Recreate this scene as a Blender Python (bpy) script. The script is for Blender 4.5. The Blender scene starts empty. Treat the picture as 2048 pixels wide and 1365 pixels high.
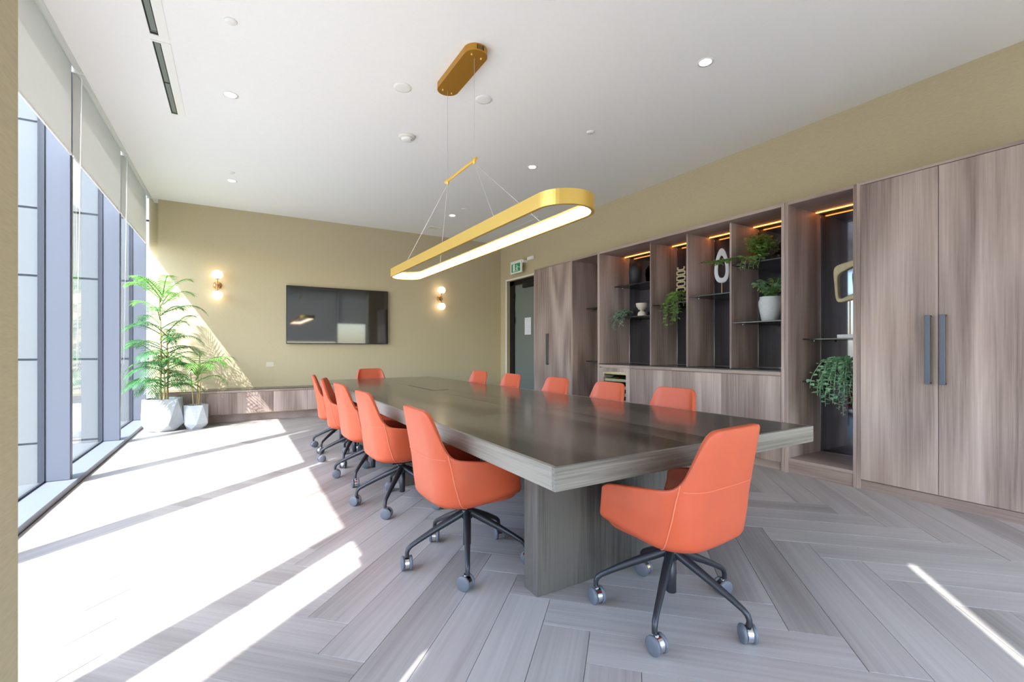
import bpy, bmesh, math, random
from mathutils import Vector, Matrix, noise as mnoise
random.seed(7)
SC = bpy.context.scene
COL = SC.collection
PI = math.pi

# ------------------------------------------------------------------ camera, world, sun, exposure
cam_d = bpy.data.cameras.new('camera'); cam = bpy.data.objects.new('camera', cam_d); COL.objects.link(cam)
cam_d.sensor_width = 36.0; cam_d.lens = 36.0 * 924.7 / 2048; cam_d.clip_start = 0.02; cam_d.clip_end = 300
cam_d.shift_y = 15.5 / 2048
cam.location = (0, 0, 1.2); cam.rotation_euler = (PI / 2, 0, -0.540275)
SC.camera = cam

SUN_DIR = Vector((1.0, 0.88, -1.556)).normalized()          # direction the light travels
W = bpy.data.worlds.new('world'); SC.world = W; W.use_nodes = True
wn = W.node_tree.nodes; wl = W.node_tree.links
sky = wn.new('ShaderNodeTexSky'); sky.sky_type = 'NISHITA'; sky.sun_disc = False
sky.sun_elevation = math.asin(-SUN_DIR.z); sky.sun_rotation = math.atan2(-SUN_DIR.x, -SUN_DIR.y)
sky.air_density = 1.0; sky.dust_density = 1.5; sky.ozone_density = 1.0
bg = wn['Background']; bg.inputs['Strength'].default_value = 0.75
wl.new(sky.outputs['Color'], bg.inputs['Color'])

sun_d = bpy.data.lights.new('sun', 'SUN'); sun_d.energy = 11.0; sun_d.angle = math.radians(0.6); sun_d.color = (1.0, 0.965, 0.91)
sun = bpy.data.objects.new('sun', sun_d); COL.objects.link(sun); sun.location = (-20, -16, 30)
sun.rotation_euler = SUN_DIR.to_track_quat('-Z', 'Y').to_euler()

SC.view_settings.view_transform = 'Standard'; SC.view_settings.look = 'None'
SC.view_settings.gamma = 1.0; SC.view_settings.use_curve_mapping = False
SC.view_settings.exposure = 0.72
try:
    SC.cycles.max_bounces = 14; SC.cycles.diffuse_bounces = 8; SC.cycles.glossy_bounces = 6
    SC.cycles.transparent_max_bounces = 24; SC.cycles.sample_clamp_indirect = 8.0
except Exception:
    pass

# ------------------------------------------------------------------ materials
def lin(c):
    return tuple(((v / 255) / 12.92 if v / 255 <= 0.04045 else ((v / 255 + 0.055) / 1.055) ** 2.4) for v in c) + (1.0,)

class NT:
    def __init__(s, name):
        s.m = bpy.data.materials.new(name); s.m.use_nodes = True
        s.t = s.m.node_tree; s.n = s.t.nodes; s.l = s.t.links
        s.p = s.n['Principled BSDF']; s.out = s.n['Material Output']
    def new(s, t, **kw):
        nd = s.n.new(t)
        for k, v in kw.items(): setattr(nd, k, v)
        return nd
    def link(s, a, b): s.l.new(a, b)
    def math(s, op, a, b=None):
        m = s.new('ShaderNodeMath', operation=op)
        for i, v in enumerate((a, b)):
            if v is None: continue
            if isinstance(v, (int, float)): m.inputs[i].default_value = v
            else: s.link(v, m.inputs[i])
        return m.outputs[0]
    def ramp(s, fac, stops):
        r = s.new('ShaderNodeValToRGB'); e = r.color_ramp.elements
        while len(e) < len(stops): e.new(0.5)
        for i, (p, c) in enumerate(stops): e[i].position = p; e[i].color = c
        s.link(fac, r.inputs[0]); return r.outputs[0]
    def coords(s, scale, rnd=True):
        tc = s.new('ShaderNodeTexCoord'); v = tc.outputs['Object']
        if rnd:
            oi = s.new('ShaderNodeObjectInfo')
            a = s.new('ShaderNodeVectorMath', operation='SCALE'); a.inputs[0].default_value = (13.7, 7.3, 9.1)
            s.link(oi.outputs['Random'], a.inputs['Scale'])
            b = s.new('ShaderNodeVectorMath', operation='ADD'); s.link(v, b.inputs[0]); s.link(a.outputs[0], b.inputs[1]); v = b.outputs[0]
            s.rand = oi.outputs['Random']
        mp = s.new('ShaderNodeMapping'); mp.inputs['Scale'].default_value = scale; s.link(v, mp.inputs['Vector'])
        return mp.outputs[0]
    def noise(s, vec, scale, detail=4, rough=0.55, dist=0.0):
        n = s.new('ShaderNodeTexNoise'); n.inputs['Scale'].default_value = scale; n.inputs['Detail'].default_value = detail
        n.inputs['Roughness'].default_value = rough; n.inputs['Distortion'].default_value = dist
        s.link(vec, n.inputs['Vector']); return n.outputs['Fac']
    def bump(s, h, strength, dist=0.002):
        b = s.new('ShaderNodeBump'); b.inputs['Strength'].default_value = strength; b.inputs['Distance'].default_value = dist
        s.link(h, b.inputs['Height']); s.link(b.outputs[0], s.p.inputs['Normal'])

def flat(name, rgb, rough=0.5, metal=0.0, spec=0.5, emit=None, estr=0.0, coat=0.0):
    t = NT(name); p = t.p.inputs
    p['Base Color'].default_value = lin(rgb); p['Roughness'].default_value = rough; p['Metallic'].default_value = metal
    p['Specular IOR Level'].default_value = spec; p['Coat Weight'].default_value = coat
    if emit: p['Emission Color'].default_value = lin(emit); p['Emission Strength'].default_value = estr
    return t.m

def speckled(name, rgb, rough=0.6, amt=0.06, scale=60, bump=0.15, stretch=(1, 1, 1), spec=0.4):
    t = NT(name); v = t.coords(stretch, False)
    f = t.noise(v, scale, 5)
    c0 = tuple(x * (1 - amt) for x in rgb); c1 = tuple(min(255, x * (1 + amt)) for x in rgb)
    t.link(t.ramp(f, [(0.3, lin(c0)), (0.7, lin(c1))]), t.p.inputs['Base Color'])
    t.p.inputs['Roughness'].default_value = rough; t.p.inputs['Specular IOR Level'].default_value = spec
    if bump: t.bump(f, bump)
    return t.m

def wood(name, dark, mid, light, grain='Z', rough=0.5, contour=26.0, cscale=1.3, fine=70.0, spec=0.4, per_piece=0.0, fibre=0.6, coat=0.0):
    """contour lines of a smooth stretched field make the cathedral figure; fine stretched noise the fibres"""
    t = NT(name)
    def sc(across, along): return {'X': (along, across, across), 'Y': (across, along, across), 'Z': (across, across, along)}[grain]
    a = t.noise(t.coords(sc(1.0, 0.16)), cscale, 2, 0.45)
    rings = t.math('SINE', t.math('MULTIPLY', a, contour * 2))
    rings = t.math('ADD', t.math('MULTIPLY', rings, 0.5), 0.5)
    f = t.noise(t.coords(sc(1.0, 0.025)), fine, 5, 0.65)
    b = t.noise(t.coords(sc(1.0, 0.08)), 5.0, 3, 0.5)
    v = t.math('ADD', t.math('MULTIPLY', rings, 0.27), t.math('MULTIPLY', f, fibre))
    v = t.math('ADD', v, t.math('MULTIPLY', b, 0.35))
    if per_piece: v = t.math('ADD', v, t.math('MULTIPLY', t.math('SUBTRACT', t.rand, 0.5), per_piece))
    t.link(t.ramp(v, [(0.30, lin(dark)), (0.56, lin(mid)), (0.85, lin(light))]), t.p.inputs['Base Color'])
    t.p.inputs['Roughness'].default_value = rough; t.p.inputs['Specular IOR Level'].default_value = spec
    t.p.inputs['Coat Weight'].default_value = coat; t.p.inputs['Coat Roughness'].default_value = 0.12
    t.bump(f, 0.12, 0.001)
    return t.m

def glass_mat(name, tint, refl=0.9):
    t = NT(name); t.n.remove(t.p)
    tr = t.new('ShaderNodeBsdfTransparent'); tr.inputs[0].default_value = tint
    gl = t.new('ShaderNodeBsdfGlossy'); gl.inputs['Roughness'].default_value = 0.0
    lw = t.new('ShaderNodeLayerWeight'); lw.inputs['Blend'].default_value = 0.5
    f = t.math('ADD', t.math('MULTIPLY', t.math('POWER', lw.outputs['Facing'], 5.0), refl), 0.03)
    mx = t.new('ShaderNodeMixShader'); t.link(f, mx.inputs[0]); t.link(tr.outputs[0], mx.inputs[1]); t.link(gl.outputs[0], mx.inputs[2])
    t.link(mx.outputs[0], t.out.inputs['Surface']); return t.m

def leaf_mat(name, dark, light, trans=0.35):
    t = NT(name); f = t.noise(t.coords((1, 1, 1)), 9.0, 2)
    c = t.ramp(f, [(0.3, lin(dark)), (0.7, lin(light))])
    t.link(c, t.p.inputs['Base Color']); t.p.inputs['Roughness'].default_value = 0.4
    tl = t.new('ShaderNodeBsdfTranslucent'); t.link(c, tl.inputs[0])
    mx = t.new('ShaderNodeMixShader'); mx.inputs[0].default_value = trans
    t.link(t.p.outputs[0], mx.inputs[1]); t.link(tl.outputs[0], mx.inputs[2]); t.link(mx.outputs[0], t.out.inputs['Surface'])
    return t.m

def fabric_mat(name, rgb, trans):
    t = NT(name); f = t.noise(t.coords((1, 1, 1), False), 400, 2)
    c = t.ramp(f, [(0.2, lin(tuple(x * .97 for x in rgb))), (0.8, lin(rgb))])
    t.link(c, t.p.inputs['Base Color']); t.p.inputs['Roughness'].default_value = 0.9; t.p.inputs['Specular IOR Level'].default_value = 0.1
    tl = t.new('ShaderNodeBsdfTranslucent'); t.link(c, tl.inputs[0])
    mx = t.new('ShaderNodeMixShader'); mx.inputs[0].default_value = trans
    t.link(t.p.outputs[0], mx.inputs[1]); t.link(tl.outputs[0], mx.inputs[2]); t.link(mx.outputs[0], t.out.inputs['Surface'])
    return t.m

def panel_mat(name, rgb):
    t = NT(name); f = t.noise(t.coords((1, 1, 1)), 1.2, 3)
    t.link(t.ramp(f, [(0.2, lin(tuple(x * .96 for x in rgb))), (0.8, lin(rgb))]), t.p.inputs['Base Color'])
    t.p.inputs['Roughness'].default_value = 0.6; return t.m

def leather(name, rgb):
    t = NT(name); v = t.coords((1, 1, 1), False); f = t.noise(v, 240, 3); g = t.noise(v, 6, 2)
    t.link(t.ramp(g, [(0.2, lin(tuple(x * .95 for x in rgb))), (0.8, lin(rgb))]), t.p.inputs['Base Color'])
    t.p.inputs['Roughness'].default_value = 0.42; t.p.inputs['Specular IOR Level'].default_value = 0.45
    t.bump(f, 0.12, 0.0008); return t.m

def print_lines(name):
    t = NT(name); w = t.new('ShaderNodeTexWave'); w.bands_direction = 'Z'; w.inputs['Scale'].default_value = 22; w.inputs['Distortion'].default_value = 0
    t.link(t.coords((1, 1, 1), False), w.inputs['Vector'])
    n = t.noise(t.coords((1, 30, 1), False), 6, 1)
    m = t.math('MULTIPLY', t.math('GREATER_THAN', w.outputs['Fac'], 0.72), t.math('GREATER_THAN', n, 0.42))
    t.link(t.ramp(m, [(0.0, lin((236, 238, 246))), (1.0, lin((150, 152, 165)))]), t.p.inputs['Base Color']); return t.m

M = dict(
    wall=speckled('khaki_wallpaper', (190, 177, 147), 0.85, 0.03, 120, 0.2, (0.25, 0.25, 2.2), 0.2),
    ceiling=speckled('white_ceiling_paint', (238, 238, 238), 0.9, 0.004, 30, 0.0, (1, 1, 1), 0.1),
    white=flat('white_plastic', (236, 236, 234), 0.45),
    offwhite=flat('ivory_plastic', (226, 224, 216), 0.5),
    plank=wood('grey_oak_plank', (126, 120, 117), (155, 149, 146), (178, 173, 170), 'X', 0.40, 7.0, 1.6, 46.0, 0.4, 0.09, 0.5),
    subfloor=flat('dark_screed', (92, 86, 82), 0.9),
    cab=wood('taupe_walnut_veneer', (108, 91, 86), (154, 136, 129), (186, 168, 161), 'Z', 0.5, 16.0, 1.5, 60.0, 0.35, 0.05, 0.55),
    cabh=wood('taupe_walnut_veneer_level', (122, 104, 98), (154, 136, 129), (176, 158, 151), 'Y', 0.5, 10.0, 1.5, 60.0, 0.35, 0.0, 0.55),
    table=wood('smoked_oak_top', (30, 27, 24), (62, 56, 50), (104, 96, 87), 'Y', 0.25, 12.0, 1.4, 44.0, 0.5, 0.0, 0.7, 0.5),
    tablex=wood('smoked_oak_edge', (66, 62, 57), (106, 101, 95), (142, 137, 130), 'X', 0.4, 8.0, 1.4, 90.0, 0.4, 0.0, 0.8),
    tabley=wood('smoked_oak_side', (72, 67, 62), (112, 106, 98), (148, 141, 132), 'Y', 0.4, 8.0, 1.4, 90.0, 0.4, 0.0, 0.8),
    tableleg=wood('smoked_oak_leg', (38, 36, 34), (64, 60, 57), (98, 93, 88), 'Z', 0.45, 8.0, 1.4, 90.0, 0.4, 0.0, 0.8),
    frame=flat('blue_grey_aluminium', (84, 89, 103), 0.45, 0.1),
    gasket=flat('dark_gasket', (40, 45, 58), 0.6),
    sill=flat('pale_sill_aluminium', (112, 119, 133), 0.45, 0.1),
    glass=glass_mat('window_glass', (0.93, 0.955, 0.96, 1)),
    clear=glass_mat('clear_glass', (0.85, 0.88, 0.88, 1)),
    smoked=glass_mat('smoked_shelf_glass', (0.10, 0.10, 0.11, 1)),
    mirror=flat('smoked_mirror', (118, 122, 134), 0.06, 1.0),
    clad=panel_mat('pale_cladding', (106, 109, 110)),
    joint=flat('cladding_backing', (58, 62, 70), 0.9),
    ground=speckled('paving_outside', (150, 148, 142), 0.9, 0.06, 3, 0),
    blind=fabric_mat('roller_blind_cloth', (230, 230, 226), 0.22),
    sheer=fabric_mat('sunscreen_cloth', (232, 232, 230), 0.34),
    blackm=flat('black_metal', (34, 34, 37), 0.42, 0.5),
    graphite=flat('graphite_tube', (58, 60, 66), 0.38, 0.6),
    handle=flat('slate_handle_metal', (76, 82, 94), 0.4, 0.5),
    chrome=flat('chrome', (214, 216, 222), 0.12, 1.0),
    wheel=flat('grey_nylon', (92, 96, 106), 0.5),
    gold=flat('brushed_gold', (236, 196, 104), 0.34, 0.7),
    goldmat=flat('satin_gold', (196, 146, 58), 0.42, 0.75),
    brass=flat('aged_brass', (176, 140, 96), 0.32, 0.9),
    wire=flat('steel_wire', (205, 205, 205), 0.35, 0.6),
    led=flat('led_diffuser', (255, 246, 236), 0.5, emit=(255, 232, 208), estr=6.0),
    globe=flat('opal_globe', (255, 246, 232), 0.4, emit=(255, 226, 188), estr=3.2),
    down=flat('downlight_lens', (255, 250, 240), 0.5, emit=(255, 240, 222), estr=9.0),
    strip=flat('amber_led_strip', (255, 180, 90), 0.5, emit=(255, 150, 62), estr=7.0),
    fridge_led=flat('cooler_led', (240, 248, 255), 0.5, emit=(225, 235, 245), estr=30.0),
    leather=leather('orange_leather', (194, 86, 55)),
    seam=flat('orange_seam', (214, 116, 84), 0.55),
    screen=flat('screen_glass', (26, 26, 29), 0.05, 0.0, 1.0, coat=1.0),
    bezel=flat('black_bezel', (20, 20, 22), 0.35),
    blackstone=flat('black_worktop', (40, 38, 40), 0.18, 0.0, 0.6),
    door=flat('grey_green_door_paint', (108, 116, 114), 0.45),
    green=flat('exit_green', (0, 132, 88), 0.5, emit=(0, 140, 92), estr=0.12),
    paper=print_lines('printed_paper'),
    pot=speckled('pale_concrete_pot', (186, 192, 200), 0.7, 0.03, 40, 0.1),
    soil=speckled('moss_soil', (112, 100, 62), 0.95, 0.25, 60, 0.5),
    palm=leaf_mat('palm_leaf', (34, 92, 54), (82, 140, 74), 0.3),
    palm2=leaf_mat('sunlit_and_light_palm_leaf', (84, 148, 66), (138, 190, 92), 0.4),  # sun through the tall palm's top painted as lighter green; small palm shares it
    cane=speckled('palm_cane', (168, 150, 104), 0.7, 0.12, 30, 0.2),
    ivy=leaf_mat('ivy_leaf', (94, 140, 70), (178, 202, 122), 0.25),
    euc=leaf_mat('grey_green_leaf', (120, 158, 132), (186, 208, 188), 0.2),
    succ=leaf_mat('succulent_leaf', (122, 178, 134), (188, 224, 188), 0.2),
    vase=speckled('black_vase_glaze', (42, 44, 50), 0.55, 0.08, 20, 0.1),
    ceramic=speckled('cream_ceramic', (214, 204, 190), 0.6, 0.04, 30, 0.1),
    whitepot=speckled('chalk_white_pot', (206, 210, 216), 0.75, 0.04, 45, 0.3),
    plaster=speckled('white_plaster', (222, 224, 232), 0.75, 0.03, 70, 0.25),
    champagne=speckled('champagne_metal', (196, 182, 148), 0.42, 0.06, 25, 0.1),
    slot=flat('diffuser_blade', (122, 130, 126), 0.5, 0.3),
    plate=flat('sand_plastic', (204, 197, 178), 0.5),
    dark=flat('dark_void', (26, 26, 28), 0.8),
    bottle=flat('bottle_glass', (46, 56, 40), 0.15),
    palewood=wood('cooler_rail_wood', (176, 160, 120), (206, 192, 152), (222, 210, 176), 'Y', 0.5, 4.0),
)

# ------------------------------------------------------------------ mesh helpers
ROOT = {}
class B:
    """collects shapes in world (or root-local) coordinates, then links them as one mesh object"""
    def __init__(s): s.v = []; s.f = []; s.sm = []
    def add(s, vs, fs, smooth=False):
        o = len(s.v); s.v += [tuple(p) for p in vs]; s.f += [tuple(o + i for i in f) for f in fs]; s.sm += [smooth] * len(fs); return s
    def box(s, x0, x1, y0, y1, z0, z1, c=0.0):
        if c <= 0:
            vs = [(x, y, z) for z in (z0, z1) for y in (y0, y1) for x in (x0, x1)]
            return s.add(vs, [(0, 2, 3, 1), (4, 5, 7, 6), (0, 1, 5, 4), (2, 6, 7, 3), (0, 4, 6, 2), (1, 3, 7, 5)])
        bm = bmesh.new(); bmesh.ops.create_cube(bm, size=1.0)
        for v in bm.verts: v.co = Vector(((x0 + x1) / 2 + v.co.x * (x1 - x0), (y0 + y1) / 2 + v.co.y * (y1 - y0), (z0 + z1) / 2 + v.co.z * (z1 - z0)))
        bmesh.ops.bevel(bm, geom=list(bm.edges), offset=c, segments=2 if c > .006 else 1, profile=0.5, affect='EDGES')
        s.bm(bm); return s
    def bm(s, bm, smooth=False):
        bm.verts.index_update(); s.add([v.co[:] for v in bm.verts], [[v.index for v in f.verts] for f in bm.faces], smooth); bm.free(); return s
    def tube(s, path, r, n=10, caps=True):
        P = [Vector(p) for p in path]; R = r if isinstance(r, (list, tuple)) else [r] * len(P)
        vs = []; up = None
        for i, p in enumerate(P):
            d = (P[min(i + 1, len(P) - 1)] - P[max(i - 1, 0)]).normalized()
            if up is None: up = Vector((0, 0, 1)) if abs(d.z) < .9 else Vector((1, 0, 0))
            a = d.cross(up).normalized(); b = a.cross(d).normalized(); up = b
            for k in range(n):
                t = 2 * PI * k / n; vs.append(p + (a * math.cos(t) + b * math.sin(t)) * R[i])
        fs = [(i * n + k, i * n + (k + 1) % n, (i + 1) * n + (k + 1) % n, (i + 1) * n + k) for i in range(len(P) - 1) for k in range(n)]
        s.add(vs, fs, True)
        if caps:
            s.add(vs[:n], [tuple(range(n))[::-1]]); s.add(vs[-n:], [tuple(range(n))])
        return s
    def lathe(s, prof, c=(0, 0, 0), n=24, smooth=True):
        vs = []; fs = []
        for r, z in prof:
            for k in range(n):
                t = 2 * PI * k / n; vs.append((c[0] + r * math.cos(t), c[1] + r * math.sin(t), c[2] + z))
        for i in range(len(prof) - 1):
            for k in range(n): fs.append((i * n + k, i * n + (k + 1) % n, (i + 1) * n + (k + 1) % n, (i + 1) * n + k))
        if prof[0][0] > 1e-4: fs.append(tuple(range(n))[::-1])
        if prof[-1][0] > 1e-4: fs.append(tuple((len(prof) - 1) * n + k for k in range(n)))
        return s.add(vs, fs, smooth)
    def prism(s, poly, z0, z1):
        n = len(poly); vs = [(x, y, z0) for x, y in poly] + [(x, y, z1) for x, y in poly]
        return s.add(vs, [tuple(range(n))[::-1], tuple(range(n, 2 * n))] + [(i, (i + 1) % n, n + (i + 1) % n, n + i) for i in range(n)])
    def ribbon_ring(s, outer, inner, z0, z1):
        n = len(outer)
        vs = [(x, y, z0) for x, y in outer] + [(x, y, z1) for x, y in outer] + [(x, y, z0) for x, y in inner] + [(x, y, z1) for x, y in inner]
        fs = []
        for i in range(n):
            j = (i + 1) % n
            fs += [(i, j, n + j, n + i), (2 * n + j, 2 * n + i, 3 * n + i, 3 * n + j), (n + i, n + j, 3 * n + j, 3 * n + i), (j, i, 2 * n + i, 2 * n + j)]
        return s.add(vs, fs)
    def obj(s, name, mat, parent=None, local=False):
        me = bpy.data.meshes.new(name)
        o3 = Vector((0, 0, 0))
        if parent is not None and not local: o3 = Vector(ROOT.get(parent.name, (0, 0, 0)))
        me.from_pydata([(Vector(p) - o3)[:] for p in s.v], [], s.f)
        me.polygons.foreach_set('use_smooth', s.sm); me.materials.append(M[mat] if isinstance(mat, str) else mat); me.validate(); me.update()
        o = bpy.data.objects.new(name, me); COL.objects.link(o)
        if parent is not None: o.parent = parent; ROOT[o.name] = tuple(o3)
        else: ROOT[o.name] = (0, 0, 0)
        return o

def tag(o, label, cat, group=None, kind=None):
    o['label'] = label; o['category'] = cat
    if group: o['group'] = group
    if kind: o['kind'] = kind
    return o
def thing(name, loc, label, cat, group=None, kind=None, rz=0.0):
    e = bpy.data.objects.new(name, None); COL.objects.link(e); e.location = loc; e.rotation_euler = (0, 0, rz); e.empty_display_size = 0.05
    ROOT[e.name] = tuple(loc); return tag(e, label, cat, group, kind)
def recenter(o, loc):
    """give a single-mesh thing an origin at its own base"""
    o.data.transform(Matrix.Translation(-Vector(loc))); o.location = loc; return o
def copy_tree(o, parent=None):
    c = o.copy(); COL.objects.link(c)
    if parent is not None: c.parent = parent
    for ch in list(o.children): copy_tree(ch, c)
    return c

# ------------------------------------------------------------------ room dimensions
XW, XR, YN, YB, ZC = -1.42, 5.22, -0.70, 9.20, 3.58          # glass line, right wall, near wall, back wall, ceiling
XF = 4.59                                                     # cabinet fronts

# ---- floor: herringbone planks on a screed
fl = B().box(-1.45, 5.45, -0.80, 9.60, -0.20, -0.012).obj('floor', 'subfloor')
tag(fl, 'grey oak herringbone plank floor of the meeting room', 'floor', kind='structure')
PW = 0.205; PL = 6
def clip(poly, x0, x1, y0, y1):
    for ax, lim, sg in ((0, x0, 1), (0, x1, -1), (1, y0, 1), (1, y1, -1)):
        out = []
        for i in range(len(poly)):
            a, b = poly[i], poly[(i + 1) % len(poly)]
            da, db = sg * (a[ax] - lim), sg * (b[ax] - lim)
            if da >= 0: out.append(a)
            if (da >= 0) != (db >= 0):
                t = da / (da - db); out.append((a[0] + (b[0] - a[0]) * t, a[1] + (b[1] - a[1]) * t))
        poly = out
        if len(poly) < 3: return []
    return poly
def area(p): return abs(sum(p[i][0] * p[(i + 1) % len(p)][1] - p[(i + 1) % len(p)][0] * p[i][1] for i in range(len(p)))) / 2
q = math.sqrt(0.5); GAP = 0.0009
def uv2w(b, a):                                               # b runs along (-1,1), a along (1,1)
    b *= PW; a *= PW
    return (q * (-b + a) + 2.02, q * (b + a) - 0.08)
planks = []
for k in range(-60, 90):
    for m in range(-8, 9):
        for kind, (b0, b1, a0, a1) in (('h', (k + 12 * m, k + 12 * m + 6, k, k + 1)), ('v', (k + 12 * m, k + 12 * m + 1, k + 1, k + 7))):
            g = GAP / PW
            c = uv2w((b0 + b1) / 2, (a0 + a1) / 2)
            if not (-2.5 < c[0] < 6.2 and -2 < c[1] < 10.6): continue
            poly = [uv2w(*p) for p in ((b0 + g, a0 + g), (b1 - g, a0 + g), (b1 - g, a1 - g), (b0 + g, a1 - g))]
            poly = clip(poly, -1.19, 5.21, -0.68, 9.19)
            if len(poly) >= 3 and area(poly) > 0.0008: planks.append((kind, c, poly))
def plank_shape(bb, poly_local):
    n = len(poly_local); cx = sum(p[0] for p in poly_local) / n; cy = sum(p[1] for p in poly_local) / n
    def sh(p, d):
        l = math.hypot(p[0] - cx, p[1] - cy); f = max(0.0, 1 - d / max(l, 1e-6)); return (cx + (p[0] - cx) * f, cy + (p[1] - cy) * f)
    vs = [(x, y, -0.011) for x, y in poly_local] + [(x, y, -0.0013) for x, y in poly_local] + [sh(p, 0.0022) + (0.0,) for p in poly_local]
    ar = sum(poly_local[i][0] * poly_local[(i + 1) % n][1] - poly_local[(i + 1) % n][0] * poly_local[i][1] for i in range(n))
    fs = [tuple(range(2 * n, 3 * n))] + [(r * n + i, r * n + (i + 1) % n, (r + 1) * n + (i + 1) % n, (r + 1) * n + i) for r in (0, 1) for i in range(n)]
    if ar < 0: fs = [f[::-1] for f in fs]
    bb.add(vs, fs)
def vis(p):
    c = p[1]; d = 0.514 * c[0] + 0.8576 * c[1]
    s = area(p[2]) / max(0.6, d) ** 3
    if c[0] > 4.75 and c[1] < 6.9: s *= 0.01
    if c[1] < 0.3: s *= 0.05
    if c[1] > 8.95: s *= 0.05
    return -s
planks.sort(key=vis)
rest = B(); shared = {}
for i, (kind, c, poly) in enumerate(planks):
    ang = math.radians(135 if kind == 'h' else 45); ca, sa = math.cos(-ang), math.sin(-ang)
    pl = [((x - c[0]) * ca - (y - c[1]) * sa, (x - c[0]) * sa + (y - c[1]) * ca) for x, y in poly]
    if i < 300:
        whole = abs(area(pl) - (PL * PW - 2 * GAP) * (PW - 2 * GAP)) < 1e-5
        if whole and 'w' in shared:
            o = bpy.data.objects.new('plank', shared['w']); COL.objects.link(o); o.parent = fl
        else:
            bb = B(); plank_shape(bb, pl); o = bb.obj('plank', 'plank', fl, True)
            if whole: shared['w'] = o.data
        o.location = (c[0], c[1], 0); o.rotation_euler = (0, 0, ang)
    else:
        plank_shape(rest, poly)
if rest.v:
    o = rest.obj('plank_offcuts', 'plank', fl, True); o['kind'] = 'stuff'

# ---- ceiling with a blind pocket along the glazing
c_ = B().box(-1.097, 5.45, -0.80, 9.60, ZC, ZC + 0.15)
c_.box(-1.55, -1.05, -0.80, 9.60, ZC + 0.30, ZC + 0.40).box(-1.12, -1.097, -0.80, 9.60, ZC, ZC + 0.31)
tag(c_.obj('ceiling', 'ceiling'), 'white plastered ceiling above the meeting room', 'ceiling', kind='structure')

# ---- walls
tag(B().box(-1.045, 5.42, YB, YB + 0.25, 0, ZC + 0.3).box(-1.19, -1.04, YB + 0.25, YB + 0.40, 0, ZC + 0.4).obj('wall_back', 'wall'),
    'khaki papered wall behind the wall-mounted television', 'wall', kind='structure')
DY0, DY1, DZ = 6.80, 8.93, 2.70                               # doorway in the right wall
wr = B().box(XR, XR + 0.22, YN - 0.1, DY0, 0, ZC).box(XR, XR + 0.22, DY1, YB + 0.1, 0, ZC).box(XR, XR + 0.22, DY0, DY1, DZ, ZC)
tag(wr.obj('wall_right', 'wall'), 'khaki papered wall above and beside the tall cabinets', 'wall', kind='structure')
wlb = B().box(-1.24, -1.19, 0.165, 1.005, 0, ZC + 0.3).box(-1.20, -0.287, 0.935, 1.005, 0, ZC).box(-1.24, -1.19, -0.7, 0.165, 2.93, ZC + 0.3).box(-1.29, -1.24, 0.96, 1.07, 2.93, ZC + 0.3)  # last two boxes: unseen headers added to block sun above the gaps
tag(wlb.obj('wall_left', 'wall'), 'textured khaki wall end at the left edge of the view', 'wall', kind='structure')
nw = B().box(-1.46, 5.42, YN - 0.22, YN - 0.05, 0, 0.06).box(-1.46, 5.42, YN - 0.14, YN - 0.06, 3.36, ZC + 0.1).box(4.62, 5.42, YN - 0.22, YN, 0, ZC)
nw.box(-1.46, -1.2, YN - 0.22, YN, 0, ZC + 0.3)
tag(nw.obj('wall_near', 'wall'), 'wall with windows behind the viewpoint', 'wall', kind='structure')

# ---- glazing along the left side
MUL = [1.345, 3.44, 5.475, 7.51, 9.47]
for i, y in enumerate(MUL):
    w = thing('window_%d' % (i + 1), (XW, y, 0), ['floor-to-ceiling window bay nearest the wall end', 'floor-to-ceiling window bay beside the nearest sunlit floor', 'floor-to-ceiling window bay, second from the palms',
                    'floor-to-ceiling window bay next to the palms', 'last window mullion at the corner with the palms'][i], 'window', kind='structure')
    B().box(-1.40, -1.236, y, y + 0.062, 0.05, ZC + 0.3, 0.004).obj('mullion', 'frame', w)
    B().box(-1.445, -1.40, y - 0.008, y + 0.07, 0.05, ZC + 0.3).obj('gasket', 'gasket', w)
    if i < 4:
        y1 = MUL[i + 1]
        B().box(-1.428, -1.418, y + 0.065, y1 - 0.005, 0.05, ZC + 0.3).obj('pane', 'glass', w)
        B().box(-1.44, -1.192, y - 0.001, y1 - 0.002, 0.0, 0.048, 0.004).obj('sill', 'sill', w)
        B().box(-1.417, -1.40, y + 0.065, y1 - 0.01, 0.048, 0.062).obj('bottom_bead', 'gasket', w)
    else:
        B().box(-1.44, -1.192, y - 0.001, y + 0.1, 0.0, 0.048, 0.004).obj('sill', 'sill', w)
w = thing('window_6', (XW, 1.05, 0), 'narrow glass strip between wall end and first mullion', 'window', kind='structure')
B().box(-1.428, -1.418, 1.01, 1.34, 0.05, ZC + 0.3).obj('pane', 'glass', w)
B().box(-1.44, -1.192, 1.008, 1.343, 0, 0.048, 0.004).obj('sill', 'sill', w)
w = thing('window_7', (XW, -0.2, 0), 'window beside the viewpoint with its blind drawn', 'window', kind='structure')
B().box(-1.428, -1.418, -0.68, 0.16, 0.05, ZC + 0.3).obj('pane', 'glass', w)
B().box(-1.44, -1.192, -0.68, 0.162, 0, 0.048, 0.004).obj('sill', 'sill', w)
w = thing('window_8', (1.7, YN - 0.1, 0), 'wide window behind the viewpoint', 'window', kind='structure')
for x in (-1.18, 1.225, 3.42, 4.56): B().box(x - 0.03, x + 0.03, YN - 0.16, YN - 0.06, 0.06, 3.36).obj('mullion', 'frame', w)
for x0, x1 in ((-1.15, 1.195), (1.255, 3.39), (3.45, 4.53)): B().box(x0, x1, YN - 0.125, YN - 0.115, 0.06, 3.36).obj('pane', 'glass', w)

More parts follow.
